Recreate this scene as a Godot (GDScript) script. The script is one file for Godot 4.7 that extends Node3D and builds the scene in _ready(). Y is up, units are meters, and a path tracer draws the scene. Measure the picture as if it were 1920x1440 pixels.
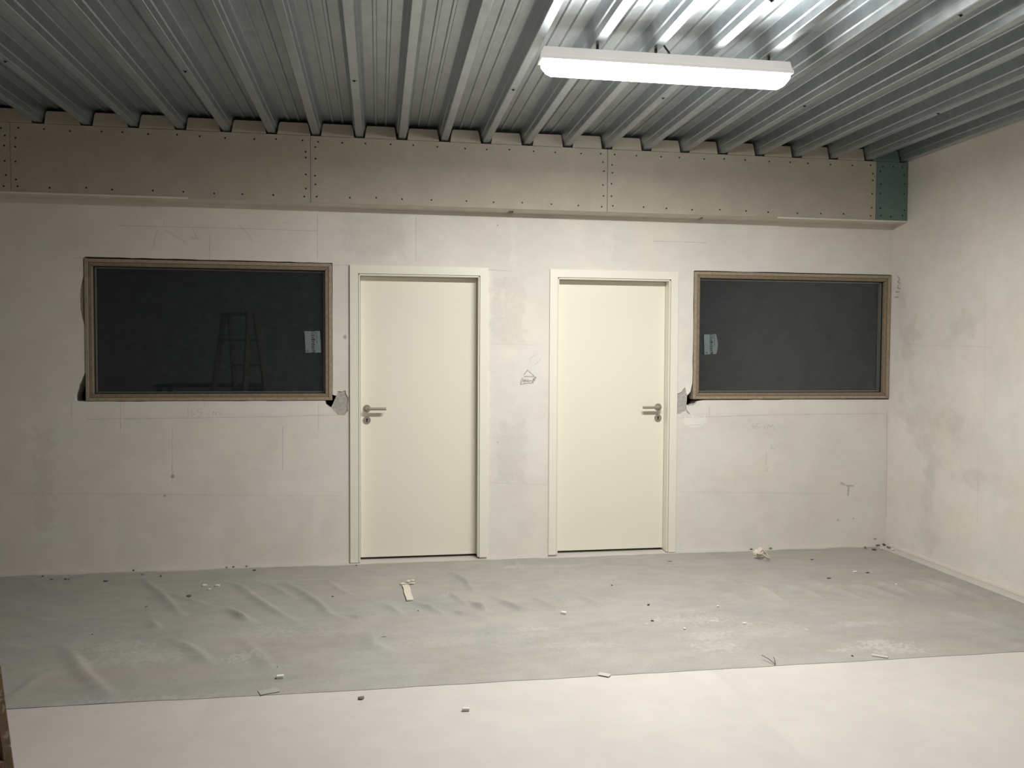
extends Node3D

# ---- fitted camera ---------------------------------------------------------
const FOCAL := 1562.2
const YAW := 0.1589
const PITCH := 0.0356
const ROLL := 0.005
const EYE := Vector3(0.7029, 1.4537, 5.8413)
# ---- room dimensions in metres --------------------------------------------
const XL := -3.4          # left wall
const XR := 4.565         # right wall
const ZR := 8.2           # rear wall
const DOOR_H := 2.06
const BULK_Z := 0.18      # front of the bulkhead
const BULK_B := 2.447     # its underside
const BULK_T := 2.880     # top of its boards
const RIB0 := -1.3981     # first deck rib in view
const RIB_P := 0.2823     # rib pitch
const DECK_Y := 2.889     # underside of the ribs
const DECK_H := 0.100

var cam_right: Vector3
var cam_up: Vector3
var cam_fwd: Vector3
var rng := RandomNumberGenerator.new()
var M := {}
var used := {}

# ---------------------------------------------------------------- helpers
func ray(u: float, v: float) -> Vector3:
	return cam_fwd + cam_right * ((u - 960.0) / FOCAL) + cam_up * ((720.0 - v) / FOCAL)

func on_z(u: float, v: float, z: float) -> Vector3:
	var d := ray(u, v)
	return EYE + d * ((z - EYE.z) / d.z)

func on_y(u: float, v: float, y: float) -> Vector3:
	var d := ray(u, v)
	return EYE + d * ((y - EYE.y) / d.y)

func on_x(u: float, v: float, x: float) -> Vector3:
	var d := ray(u, v)
	return EYE + d * ((x - EYE.x) / d.x)

func wall_xy(u: float, v: float) -> Vector2:
	var q := on_z(u, v, 0.0)
	return Vector2(q.x, q.y)

func numbered(called: String) -> String:
	var n: int = used.get(called, 0)
	used[called] = n + 1
	return called if n == 0 else "%s_%03d" % [called, n]

func tag(o: Node, label: String, category: String, group := "", kind := "") -> void:
	o.set_meta("label", label)
	o.set_meta("category", category)
	if group != "":
		o.set_meta("group", group)
	if kind != "":
		o.set_meta("kind", kind)

func base(called: String, at := Vector3.ZERO) -> Node3D:
	var o := Node3D.new()
	o.name = numbered(called)
	add_child(o)
	o.position = at
	return o

func new_st() -> SurfaceTool:
	var st := SurfaceTool.new()
	st.begin(Mesh.PRIMITIVE_TRIANGLES)
	return st

func put(st: SurfaceTool, called: String, m: Material, parent: Node) -> MeshInstance3D:
	return put_mesh(st.commit(), called, m, parent)

func put_mesh(mesh: Mesh, called: String, m: Material, parent: Node) -> MeshInstance3D:
	var o := MeshInstance3D.new()
	o.name = numbered(called) if parent == self else called
	o.mesh = mesh
	o.material_override = m
	o.cast_shadow = GeometryInstance3D.SHADOW_CASTING_SETTING_ON
	parent.add_child(o, true)
	return o

func tri(st: SurfaceTool, a: Vector3, b: Vector3, c: Vector3, n: Vector3, ua := Vector2.ZERO, ub := Vector2.ZERO, uc := Vector2.ZERO) -> void:
	if (b - a).cross(c - a).dot(n) > 0.0:
		var t := b; b = c; c = t
		var tu := ub; ub = uc; uc = tu
	for k in 3:
		st.set_normal(n)
		st.set_uv([ua, ub, uc][k])
		st.add_vertex([a, b, c][k])

func quad(st: SurfaceTool, a: Vector3, b: Vector3, c: Vector3, d: Vector3, n: Vector3) -> void:
	tri(st, a, b, c, n)
	tri(st, a, c, d, n)

func face(st: SurfaceTool, pts: Array, out: Vector3) -> void:
	# flat convex polygon, normal computed and turned towards out
	var n: Vector3 = (pts[1] - pts[0]).cross(pts[2] - pts[0]).normalized()
	if n.dot(out) < 0.0:
		n = -n
	for k in range(1, pts.size() - 1):
		tri(st, pts[0], pts[k], pts[k + 1], n)

func box(st: SurfaceTool, lo: Vector3, hi: Vector3, c := 0.0, xf := Transform3D.IDENTITY) -> void:
	# a box with chamfered edges
	var mid := (lo + hi) / 2.0
	var h := (hi - lo) / 2.0
	c = minf(c, minf(h.x, minf(h.y, h.z)) * 0.9)
	for ax in 3:
		for s in [-1.0, 1.0]:
			var n := Vector3.ZERO
			n[ax] = s
			var b: int = (ax + 1) % 3
			var d: int = (ax + 2) % 3
			var pts := []
			for q in [[-1, -1], [1, -1], [1, 1], [-1, 1]]:
				var v := Vector3.ZERO
				v[ax] = s * h[ax]
				v[b] = q[0] * (h[b] - c)
				v[d] = q[1] * (h[d] - c)
				pts.append(xf * (mid + v))
			face(st, pts, xf.basis * n)
	if c <= 0.0:
		return
	for ax in 3:
		var b: int = (ax + 1) % 3
		var d: int = (ax + 2) % 3
		for sb in [-1.0, 1.0]:
			for sd in [-1.0, 1.0]:
				var pts := []
				for e in [-1.0, 1.0]:
					var v1 := Vector3.ZERO
					v1[ax] = e * (h[ax] - c); v1[b] = sb * h[b]; v1[d] = sd * (h[d] - c)
					var v2 := Vector3.ZERO
					v2[ax] = e * (h[ax] - c); v2[b] = sb * (h[b] - c); v2[d] = sd * h[d]
					if e < 0.0:
						pts.append(xf * (mid + v1)); pts.append(xf * (mid + v2))
					else:
						pts.append(xf * (mid + v2)); pts.append(xf * (mid + v1))
				var n := Vector3.ZERO
				n[b] = sb; n[d] = sd
				face(st, pts, xf.basis * n)
	for sx in [-1.0, 1.0]:
		for sy in [-1.0, 1.0]:
			for sz in [-1.0, 1.0]:
				face(st, [xf * (mid + Vector3(sx * h.x, sy * (h.y - c), sz * (h.z - c))), xf * (mid + Vector3(sx * (h.x - c), sy * h.y, sz * (h.z - c))), xf * (mid + Vector3(sx * (h.x - c), sy * (h.y - c), sz * h.z))], xf.basis * Vector3(sx, sy, sz))

func box_part(called: String, lo: Vector3, hi: Vector3, m: Material, parent: Node, c := 0.0) -> MeshInstance3D:
	var st := new_st()
	box(st, lo, hi, c)
	return put(st, called, m, parent)

func beam(st: SurfaceTool, a: Vector3, b: Vector3, side: Vector3, w: float, t: float, c := 0.002) -> void:
	# a bar from a to b, w wide along side and t thick
	var y := (b - a).normalized()
	var x := (side - y * side.dot(y)).normalized()
	var z := x.cross(y)
	box(st, Vector3(-w / 2, 0, -t / 2), Vector3(w / 2, (b - a).length(), t / 2), c, Transform3D(Basis(x, y, z), a))

func tube(st: SurfaceTool, pts: Array, r: float, n := 12, capped := true) -> void:
	var rings := []
	for i in pts.size():
		var d: Vector3 = ((pts[mini(i + 1, pts.size() - 1)] - pts[maxi(i - 1, 0)]) as Vector3).normalized()
		var u := d.cross(Vector3.UP if absf(d.y) < 0.9 else Vector3.RIGHT).normalized()
		var v := d.cross(u)
		var ring := []
		for k in n:
			var a := TAU * k / n
			ring.append([pts[i] + (u * cos(a) + v * sin(a)) * r, u * cos(a) + v * sin(a)])
		rings.append(ring)
	for i in pts.size() - 1:
		for k in n:
			var q := [rings[i][k], rings[i][(k + 1) % n], rings[i + 1][(k + 1) % n], rings[i + 1][k]]
			var nn: Vector3 = (q[0][1] + q[2][1]).normalized()
			for w in [[0, 1, 2], [0, 2, 3]]:
				var A: Vector3 = q[w[0]][0]
				var B: Vector3 = q[w[1]][0]
				var C: Vector3 = q[w[2]][0]
				var o := [0, 1, 2]
				if (B - A).cross(C - A).dot(nn) > 0.0:
					o = [0, 2, 1]
				for z in o:
					st.set_normal(q[w[z]][1])
					st.set_uv(Vector2.ZERO)
					st.add_vertex(q[w[z]][0])
	if capped:
		for e in [0, pts.size() - 1]:
			var d: Vector3 = (pts[1] - pts[0]) if e == 0 else (pts[-2] - pts[-1])
			for k in range(1, n - 1):
				tri(st, rings[e][0][0], rings[e][k][0], rings[e][k + 1][0], -d.normalized())

func disc_z(st: SurfaceTool, at: Vector3, r: float, depth: float, n := 24, edge := 0.0) -> void:
	# a short cylinder along +z with a chamfered front edge
	for k in n:
		var a := Vector3(cos(TAU * k / n), sin(TAU * k / n), 0)
		var b := Vector3(cos(TAU * (k + 1) / n), sin(TAU * (k + 1) / n), 0)
		var zf := Vector3(0, 0, depth)
		var ze := Vector3(0, 0, depth - edge)
		tri(st, at + zf, at + a * (r - edge) + zf, at + b * (r - edge) + zf, Vector3.BACK)
		if edge > 0.0:
			face(st, [at + a * (r - edge) + zf, at + b * (r - edge) + zf, at + b * r + ze, at + a * r + ze], a + b + Vector3.BACK)
		face(st, [at + a * r, at + b * r, at + b * r + ze, at + a * r + ze], a + b)

func prism(st: SurfaceTool, poly: PackedVector2Array, z0: float, z1: float, on_wall := false) -> void:
	# a polygon of the x-y plane made thick from z0 (back) to z1 (front)
	var idx := Geometry2D.triangulate_polygon(poly)
	for k in range(0, idx.size(), 3):
		var p := [poly[idx[k]], poly[idx[k + 1]], poly[idx[k + 2]]]
		var uv := [Vector2.ZERO, Vector2.ZERO, Vector2.ZERO]
		if on_wall:
			uv = [wall_uv(p[0]), wall_uv(p[1]), wall_uv(p[2])]
		tri(st, Vector3(p[0].x, p[0].y, z1), Vector3(p[1].x, p[1].y, z1), Vector3(p[2].x, p[2].y, z1), Vector3.BACK, uv[0], uv[1], uv[2])
		tri(st, Vector3(p[0].x, p[0].y, z0), Vector3(p[1].x, p[1].y, z0), Vector3(p[2].x, p[2].y, z0), Vector3.FORWARD, uv[0], uv[1], uv[2])
	var cw := Geometry2D.is_polygon_clockwise(poly)
	for k in poly.size():
		var a := poly[k]
		var b := poly[(k + 1) % poly.size()]
		var e := b - a
		if e.length() < 1e-5:
			continue
		var n := Vector3(e.y, -e.x, 0).normalized() * (-1.0 if cw else 1.0)
		var ua := Vector2.ZERO
		var ub := Vector2.ZERO
		if on_wall:
			ua = wall_uv(a)
			ub = wall_uv(b)
		tri(st, Vector3(a.x, a.y, z0), Vector3(b.x, b.y, z0), Vector3(b.x, b.y, z1), n, ua, ub, ub)
		tri(st, Vector3(a.x, a.y, z0), Vector3(b.x, b.y, z1), Vector3(a.x, a.y, z1), n, ua, ub, ua)

# ---------------------------------------------------------------- textures
func noise(seed_: int, freq: float, octaves := 4) -> FastNoiseLite:
	var n := FastNoiseLite.new()
	n.noise_type = FastNoiseLite.TYPE_SIMPLEX_SMOOTH
	n.seed = seed_
	n.frequency = freq
	n.fractal_octaves = octaves
	return n

func mottled(w: int, h: int, col: Color, layers: Array, tint := 0.0) -> Image:
	# a plain colour with layers of noise; each layer is [seed, frequency, strength, x stretch]
	var data := PackedByteArray()
	data.resize(w * h * 3)
	var ns := []
	for l in layers:
		ns.append([noise(l[0], l[1]), l[2], l[3]])
	var nt := noise(977, 0.006, 2)
	var i := 0
	for y in h:
		for x in w:
			var s := 1.0
			for l in ns:
				s += (l[0] as FastNoiseLite).get_noise_2d(x / (l[2] as float), y) * (l[1] as float)
			var t := nt.get_noise_2d(x, y) * tint
			data[i] = clampi(int(col.r * 255.0 * s * (1.0 + t) + 0.5), 0, 255)
			data[i + 1] = clampi(int(col.g * 255.0 * s + 0.5), 0, 255)
			data[i + 2] = clampi(int(col.b * 255.0 * s * (1.0 - t) + 0.5), 0, 255)
			i += 3
	return Image.create_from_data(w, h, false, Image.FORMAT_RGB8, data)

func dab(img: Image, x: int, y: int, col: Color, a: float) -> void:
	if x >= 0 and y >= 0 and x < img.get_width() and y < img.get_height() and a > 0.003:
		img.set_pixel(x, y, img.get_pixel(x, y).lerp(col, minf(a, 1.0)))

func stroke(img: Image, pts: Array, r: float, col: Color, a: float, grain := 0.35) -> void:
	# a drawn line: every pixel near it once, with the grain of a pencil or a smear
	var lo := Vector2(1e9, 1e9)
	var hi := -lo
	for q in pts:
		lo = lo.min(q)
		hi = hi.max(q)
	var gn := noise(31, 0.35, 2)
	for y in range(int(lo.y - r - 2), int(hi.y + r + 3)):
		for x in range(int(lo.x - r - 2), int(hi.x + r + 3)):
			var c := Vector2(x + 0.5, y + 0.5)
			var d := 1e9
			for k in pts.size() - 1:
				d = minf(d, c.distance_to(Geometry2D.get_closest_point_to_segment(c, pts[k], pts[k + 1])))
			var cover := clampf(r + 0.5 - d, 0.0, 1.0)
			if cover > 0.0:
				dab(img, x, y, col, a * cover * (1.0 + grain * 2.0 * gn.get_noise_2d(x, y)))

func blotch(img: Image, c: Vector2, r: Vector2, col: Color, a: float, seed_: int, ragged := 0.6, freq := 0.03, crisp := 3.0) -> void:
	# a stain with a ragged outline and a grain of its own
	var n := noise(seed_, freq, 4)
	var g := noise(seed_ + 7, 0.18, 3)
	for y in range(int(c.y - r.y * 1.7), int(c.y + r.y * 1.7)):
		for x in range(int(c.x - r.x * 1.7), int(c.x + r.x * 1.7)):
			var d := Vector2((x - c.x) / r.x, (y - c.y) / r.y).length() + n.get_noise_2d(x, y) * ragged
			var k := clampf((1.0 - d) * crisp, 0.0, 1.0) * (0.75 + 0.5 * g.get_noise_2d(x, y))
			dab(img, x, y, col, a * k)

func band(img: Image, lo: Vector2, hi: Vector2, col: Color, a: float, seed_: int, edge := 4.0) -> void:
	# a trowelled strip of filler with uneven edges
	var n := noise(seed_, 0.04, 3)
	var g := noise(seed_ + 3, 0.1, 3)
	for y in range(int(lo.y - edge * 2), int(hi.y + edge * 2)):
		for x in range(int(lo.x - edge * 2), int(hi.x + edge * 2)):
			var w := n.get_noise_2d(x, y) * edge * 2.0
			var d := minf(minf(x - lo.x, hi.x - x), minf(y - lo.y, hi.y - y)) + w
			dab(img, x, y, col, a * clampf(d / edge, 0.0, 1.0) * (0.8 + 0.5 * g.get_noise_2d(x, y)))

func tex(img: Image) -> ImageTexture:
	img.generate_mipmaps()
	return ImageTexture.create_from_image(img)

func plain(col: Color, rough := 0.8, metal := 0.0) -> StandardMaterial3D:
	var m := StandardMaterial3D.new()
	m.albedo_color = col
	m.roughness = rough
	m.metallic = metal
	return m

func grained(col: Color, rough: float, seed_: int, freq: float, strength: float, scale := 1.0, stretch := 1.0) -> StandardMaterial3D:
	var m := plain(Color.WHITE, rough)
	m.albedo_texture = tex(mottled(256, 256, col, [[seed_, freq, strength, stretch], [seed_ + 1, freq * 5.0, strength * 0.6, stretch]]))
	m.uv1_triplanar = true
	m.uv1_world_triplanar = true
	m.uv1_scale = Vector3.ONE * scale
	return m

# ---------------------------------------------------------------- wall print
const WX0 := -2.4
const WPX := 292.0
const WTOP := 2.6

func wp(u: float, v: float) -> Vector2:
	# where a point of the back wall falls on the wall's texture
	var q := wall_xy(u, v)
	return Vector2((q.x - WX0) * WPX, (WTOP - q.y) * WPX)

func wps(list: Array) -> Array:
	var out := []
	for q in list:
		out.append(wp(q[0], q[1]))
	return out

func wall_uv(p: Vector2) -> Vector2:
	return Vector2((p.x - WX0) * WPX / 2048.0, (WTOP - p.y) * WPX / 760.0)

func back_wall_image() -> Image:
	var img := mottled(2048, 760, Color(0.872, 0.855, 0.82), [[5, 0.006, 0.03, 1.0], [6, 0.03, 0.018, 1.6], [7, 0.2, 0.014, 1.0]], 0.012)
	var pale := Color(0.905, 0.89, 0.86)
	var grey := Color(0.775, 0.755, 0.715)
	var pencil := Color(0.42, 0.40, 0.37)
	# filled joints: pale upright strips and faint level courses
	for b in [[108, 790, 124, 910], [190, 935, 222, 1062], [372, 985, 415, 1060], [308, 790, 330, 925], [518, 800, 548, 925], [582, 930, 606, 1052], [500, 900, 640, 934], [575, 385, 598, 490], [770, 400, 783, 490], [955, 410, 968, 500], [1130, 420, 1150, 500]]:
		band(img, wp(b[0], b[1]), wp(b[2], b[3]), pale, 0.5, 40 + b[0])
	for b in [[940, 515, 985, 645], [930, 790, 985, 905], [918, 520, 945, 640], [60, 800, 105, 1000], [640, 400, 760, 480]]:
		band(img, wp(b[0], b[1]), wp(b[2], b[3]), grey, 0.3, 80 + b[0], 7.0)
	for b in [[984, 780, 1026, 900], [1275, 805, 1420, 880], [1268, 880, 1300, 935], [1310, 752, 1655, 775], [170, 756, 620, 780], [962, 660, 1026, 760]]:
		band(img, wp(b[0], b[1]), wp(b[2], b[3]), pale, 0.45, 120 + b[0], 6.0)
	for b in [[20, 925, 640, 930], [916, 644, 1005, 647], [918, 905, 1026, 909], [1275, 922, 1560, 926], [1130, 560, 1030, 563]]:
		stroke(img, wps([[b[0], b[1]], [b[2], b[3]]]), 0.9, grey, 0.35)
	# pencilled lines
	for l in [[[222, 423], [440, 428], [595, 433]], [[595, 400], [595, 488]], [[393, 440], [393, 486]], [[140, 484], [156, 484]], [[164, 786], [420, 783], [640, 778]], [[597, 756], [597, 806]], [[226, 756], [226, 812]], [[134, 756], [134, 780]], [[323, 800], [323, 905]], [[1280, 783], [1440, 778], [1658, 775]], [[780, 408], [780, 490]], [[622, 497], [656, 497]], [[1225, 452], [1325, 455]], [[1330, 780], [1330, 760]], [[530, 800], [530, 880]], [[1663, 770], [1662, 1020]], [[916, 506], [958, 508]]]:
		stroke(img, wps(l), 0.5, pencil, 0.27)
	# quick curls above the left window
	for l in [[[307, 415], [308, 425]], [[296, 430], [290, 448], [287, 465]], [[361, 428], [366, 440], [372, 449], [358, 444]], [[447, 420], [460, 434], [470, 445], [473, 456]], [[310, 432], [335, 446], [350, 456]], [[530, 416], [541, 419]]]:
		stroke(img, wps(l), 0.5, pencil, 0.24)
	# 165cm under the left window, 65cm under the right one
	for l in [[[352, 766], [353, 782]], [[360, 767], [357, 774], [360, 780], [364, 777], [360, 773]], [[378, 766], [371, 767], [371, 772], [378, 774], [377, 780], [371, 781]], [[392, 773], [388, 777], [391, 781], [393, 780]], [[399, 780], [400, 772], [405, 775], [405, 780], [406, 773], [412, 773], [415, 780]]]:
		stroke(img, wps(l), 0.5, pencil, 0.26)
	for l in [[[1407, 785], [1404, 791]], [[1413, 794], [1410, 800], [1414, 804], [1417, 800], [1412, 799]], [[1424, 794], [1419, 795], [1419, 799], [1424, 801], [1420, 805]], [[1436, 798], [1433, 801], [1436, 804]], [[1439, 804], [1440, 796], [1444, 799], [1444, 803], [1448, 796], [1452, 806]], [[1446, 835], [1446, 843], [1450, 840], [1453, 844]], [[1437, 848], [1436, 872]], [[1441, 876], [1437, 884], [1434, 878]]]:
		stroke(img, wps(l), 0.5, pencil, 0.26)
	# the little hanging sign drawn between the doors
	for l in [[[982, 703], [989, 694], [1001, 705]], [[983, 706], [1001, 706]], [[980, 709], [977, 713], [976, 721], [986, 719], [999, 718], [1003, 707], [1005, 707], [1002, 714]], [[979, 716], [981, 712], [982, 717], [984, 711], [985, 716], [987, 713], [988, 716], [990, 712], [991, 716], [993, 714], [997, 714]], [[998, 716], [1001, 709]]]:
		stroke(img, wps(l), 0.7, Color(0.33, 0.31, 0.28), 0.55)
	for l in [[[1003, 666], [994, 672], [993, 678]], [[1004, 683], [1014, 673]]]:
		stroke(img, wps(l), 0.6, pencil, 0.25)
	# marks and stains
	for l in [[[1577, 906], [1584, 909]], [[1588, 911], [1600, 911]], [[1591, 914], [1590, 928]]]:
		stroke(img, wps(l), 2.2, grey * 0.86, 0.65)
	for s in [[646, 631, 3, 5], [323, 893, 4, 4], [309, 929, 4, 3], [1600, 972, 2, 2], [1570, 975, 3, 3], [933, 829, 2, 2], [933, 422, 2, 2], [1640, 1010, 5, 3]]:
		blotch(img, wp(s[0], s[1]), Vector2(s[2], s[3]), grey * 0.7, 0.75, int(s[0]))
	# white filler trowelled beside and below the hole by the right window
	blotch(img, wp(1290, 735), Vector2(9, 26), Color(0.93, 0.92, 0.90), 0.9, 301)
	blotch(img, wp(1300, 788), Vector2(30, 10), Color(0.93, 0.92, 0.90), 0.8, 302, 0.35)
	for k in 3:
		stroke(img, wps([[1284 - k, 782 + k * 5], [1296, 790 + k * 5], [1312, 789 + k * 5], [1322 + k, 781 + k * 4]]), 1.3, Color(0.94, 0.93, 0.91), 0.7)
	# dusty filler along the foot of the wall
	for k in 26:
		var u := 30.0 + k * 64.0
		blotch(img, wp(u, 1076.0 - 0.0306 * u - 5.0), Vector2(26, 4), Color(0.895, 0.88, 0.85), 0.4, 500 + k)
	return img

func right_wall_image() -> Image:
	# 4.2 m deep by 3 m high
	var img := mottled(1024, 730, Color(0.868, 0.845, 0.812), [[15, 0.006, 0.035, 1.0], [16, 0.03, 0.02, 0.8], [17, 0.2, 0.016, 1.0]], 0.014)
	var s := 1024.0 / 4.2
	var damp := Color(0.76, 0.735, 0.69)
	var pale := Color(0.90, 0.885, 0.86)
	for b in [[1705, 640, 30, 45, damp], [1722, 770, 55, 60, damp], [1780, 800, 50, 28, damp], [1745, 860, 30, 30, damp], [1830, 900, 60, 22, damp], [1690, 560, 14, 24, damp], [1800, 610, 40, 30, damp], [1740, 920, 18, 40, damp], [1720, 690, 28, 60, pale], [1790, 700, 60, 40, pale], [1850, 930, 70, 30, pale], [1740, 1010, 40, 30, damp], [1880, 760, 60, 50, pale]]:
		var q := on_x(b[0], b[1], XR)
		blotch(img, Vector2(q.z * s, (3.0 - q.y) * s), Vector2(b[2], b[3]) * 1.1, b[4], 0.42, int(b[0] + b[1]), 1.0, 0.022, 1.6)
	for l in [[[1700, 560], [1690, 558]], [[1700, 645], [1860, 650]], [[1847, 500], [1846, 800]], [[1835, 830], [1832, 980]]]:
		var pts := []
		for q in l:
			var w := on_x(q[0], q[1], XR)
			pts.append(Vector2(w.z * s, (3.0 - w.y) * s))
		stroke(img, pts, 0.9, damp, 0.28)
	# pencil scribble near the window corner
	for l in [[[1684, 518], [1687, 524], [1683, 528], [1688, 531]], [[1685, 534], [1683, 539], [1688, 541]], [[1686, 546], [1680, 547]], [[1684, 556], [1678, 557]]]:
		var pts := []
		for q in l:
			var w := on_x(q[0], q[1], XR)
			pts.append(Vector2(w.z * s, (3.0 - w.y) * s))
		stroke(img, pts, 0.8, Color(0.33, 0.31, 0.28), 0.6)
	return img

const SX0 := -3.0
const SW := 7.5
func sheet_px(u: float, v: float) -> Vector2:
	var q := on_y(u, v, 0.0)
	return Vector2((q.x - SX0) / SW * 2048.0, q.z / SW * 2048.0)

func sheet_image() -> Image:
	var img := mottled(2048, 640, Color(0.635, 0.625, 0.595), [[25, 0.008, 0.045, 1.6], [26, 0.035, 0.04, 2.0], [27, 0.25, 0.05, 1.0]], 0.008)
	var chalk := Color(0.82, 0.81, 0.785)
	# trodden-in plaster dust
	for b in [[1290, 1165, 60, 20, .4], [1330, 1195, 34, 22, .35], [1345, 1215, 30, 16, .4], [1660, 1213, 40, 14, .6], [1640, 1205, 22, 9, .6], [1700, 1222, 30, 8, .5], [1580, 1220, 16, 5, .5], [1640, 1170, 60, 14, .25], [1430, 1180, 50, 24, .25], [900, 1200, 90, 20, .22], [1005, 1180, 30, 8, .35], [1100, 1210, 60, 12, .25], [225, 1215, 46, 20, .35], [260, 1235, 60, 22, .35], [455, 1232, 18, 18, .5], [120, 1080, 90, 8, .35], [350, 1072, 120, 7, .4], [960, 1065, 30, 12, .45], [1260, 1062, 12, 4, .6], [560, 1090, 60, 8, .25], [300, 1310, 90, 6, .35], [490, 1190, 40, 26, .25], [600, 1190, 70, 18, .2], [1560, 1150, 40, 10, .25], [1340, 1165, 8, 5, .8], [1397, 1170, 8, 5, .8], [1510, 1180, 6, 4, .8], [1060, 1062, 60, 8, .25]]:
		blotch(img, sheet_px(b[0], b[1]), Vector2(b[2], b[3]), chalk, b[4] * 0.75, int(b[0] * 3 + b[1]), 1.5, 0.09)
	for b in [[1250, 1075, 120, 12], [620, 1080, 120, 12], [240, 1270, 150, 20], [1080, 1085, 100, 10], [1650, 1150, 140, 20]]:
		blotch(img, sheet_px(b[0], b[1]), Vector2(b[2], b[3] * 1.6), Color(0.66, 0.63, 0.60), 0.35, int(b[0] * 5), 1.0, 0.02)
	return img

# ---------------------------------------------------------------- start
func _ready() -> void:
	rng.seed = 20240
	# camera
	var right := Vector3(cos(YAW), 0, sin(YAW))
	var fwd := Vector3(sin(YAW), 0, -cos(YAW))
	cam_fwd = fwd * cos(PITCH) - Vector3.UP * sin(PITCH)
	var up := Vector3.UP * cos(PITCH) + fwd * sin(PITCH)
	cam_right = right * cos(ROLL) + up * sin(ROLL)
	cam_up = up * cos(ROLL) - right * sin(ROLL)
	var cam := Camera3D.new()
	cam.name = "camera"
	add_child(cam)
	cam.transform = Transform3D(Basis(cam_right, cam_up, -cam_fwd), EYE)
	cam.fov = rad_to_deg(2.0 * atan(720.0 / FOCAL))
	cam.near = 0.05
	cam.current = true
	# environment: night outside, the one lamp lights the room
	var we := WorldEnvironment.new()
	we.name = "environment"
	var env := Environment.new()
	env.background_mode = Environment.BG_COLOR
	env.background_color = Color(0.004, 0.005, 0.007)
	env.tonemap_mode = Environment.TONE_MAPPER_LINEAR
	env.tonemap_exposure = 1.0
	env.sdfgi_enabled = true
	env.ssao_enabled = true
	env.ssil_enabled = true
	we.environment = env
	add_child(we)
	make_lamp()
	make_materials()
	make_shell()
	make_ceiling()
	make_bulkhead()
	make_door("door_1", 0.509, 1.464, 1.0, "white flush door with its lever handle on the left, beside the left window")
	make_door("door_2", 1.908, 2.863, -1.0, "white flush door with its lever handle on the right, beside the right window")
	make_window("window_1", -1.1955, 0.3881, 1.1324, 2.0662, true, "fixed window with brown frame left of the doors, dark pane mirroring a ladder")
	make_window("window_2", 2.9883, 4.560, 1.1305, 2.0672, false, "fixed window with brown frame right of the doors, in the room corner")
	make_sheet()
	make_ladder()
	make_rear_things()
	make_debris()

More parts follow.
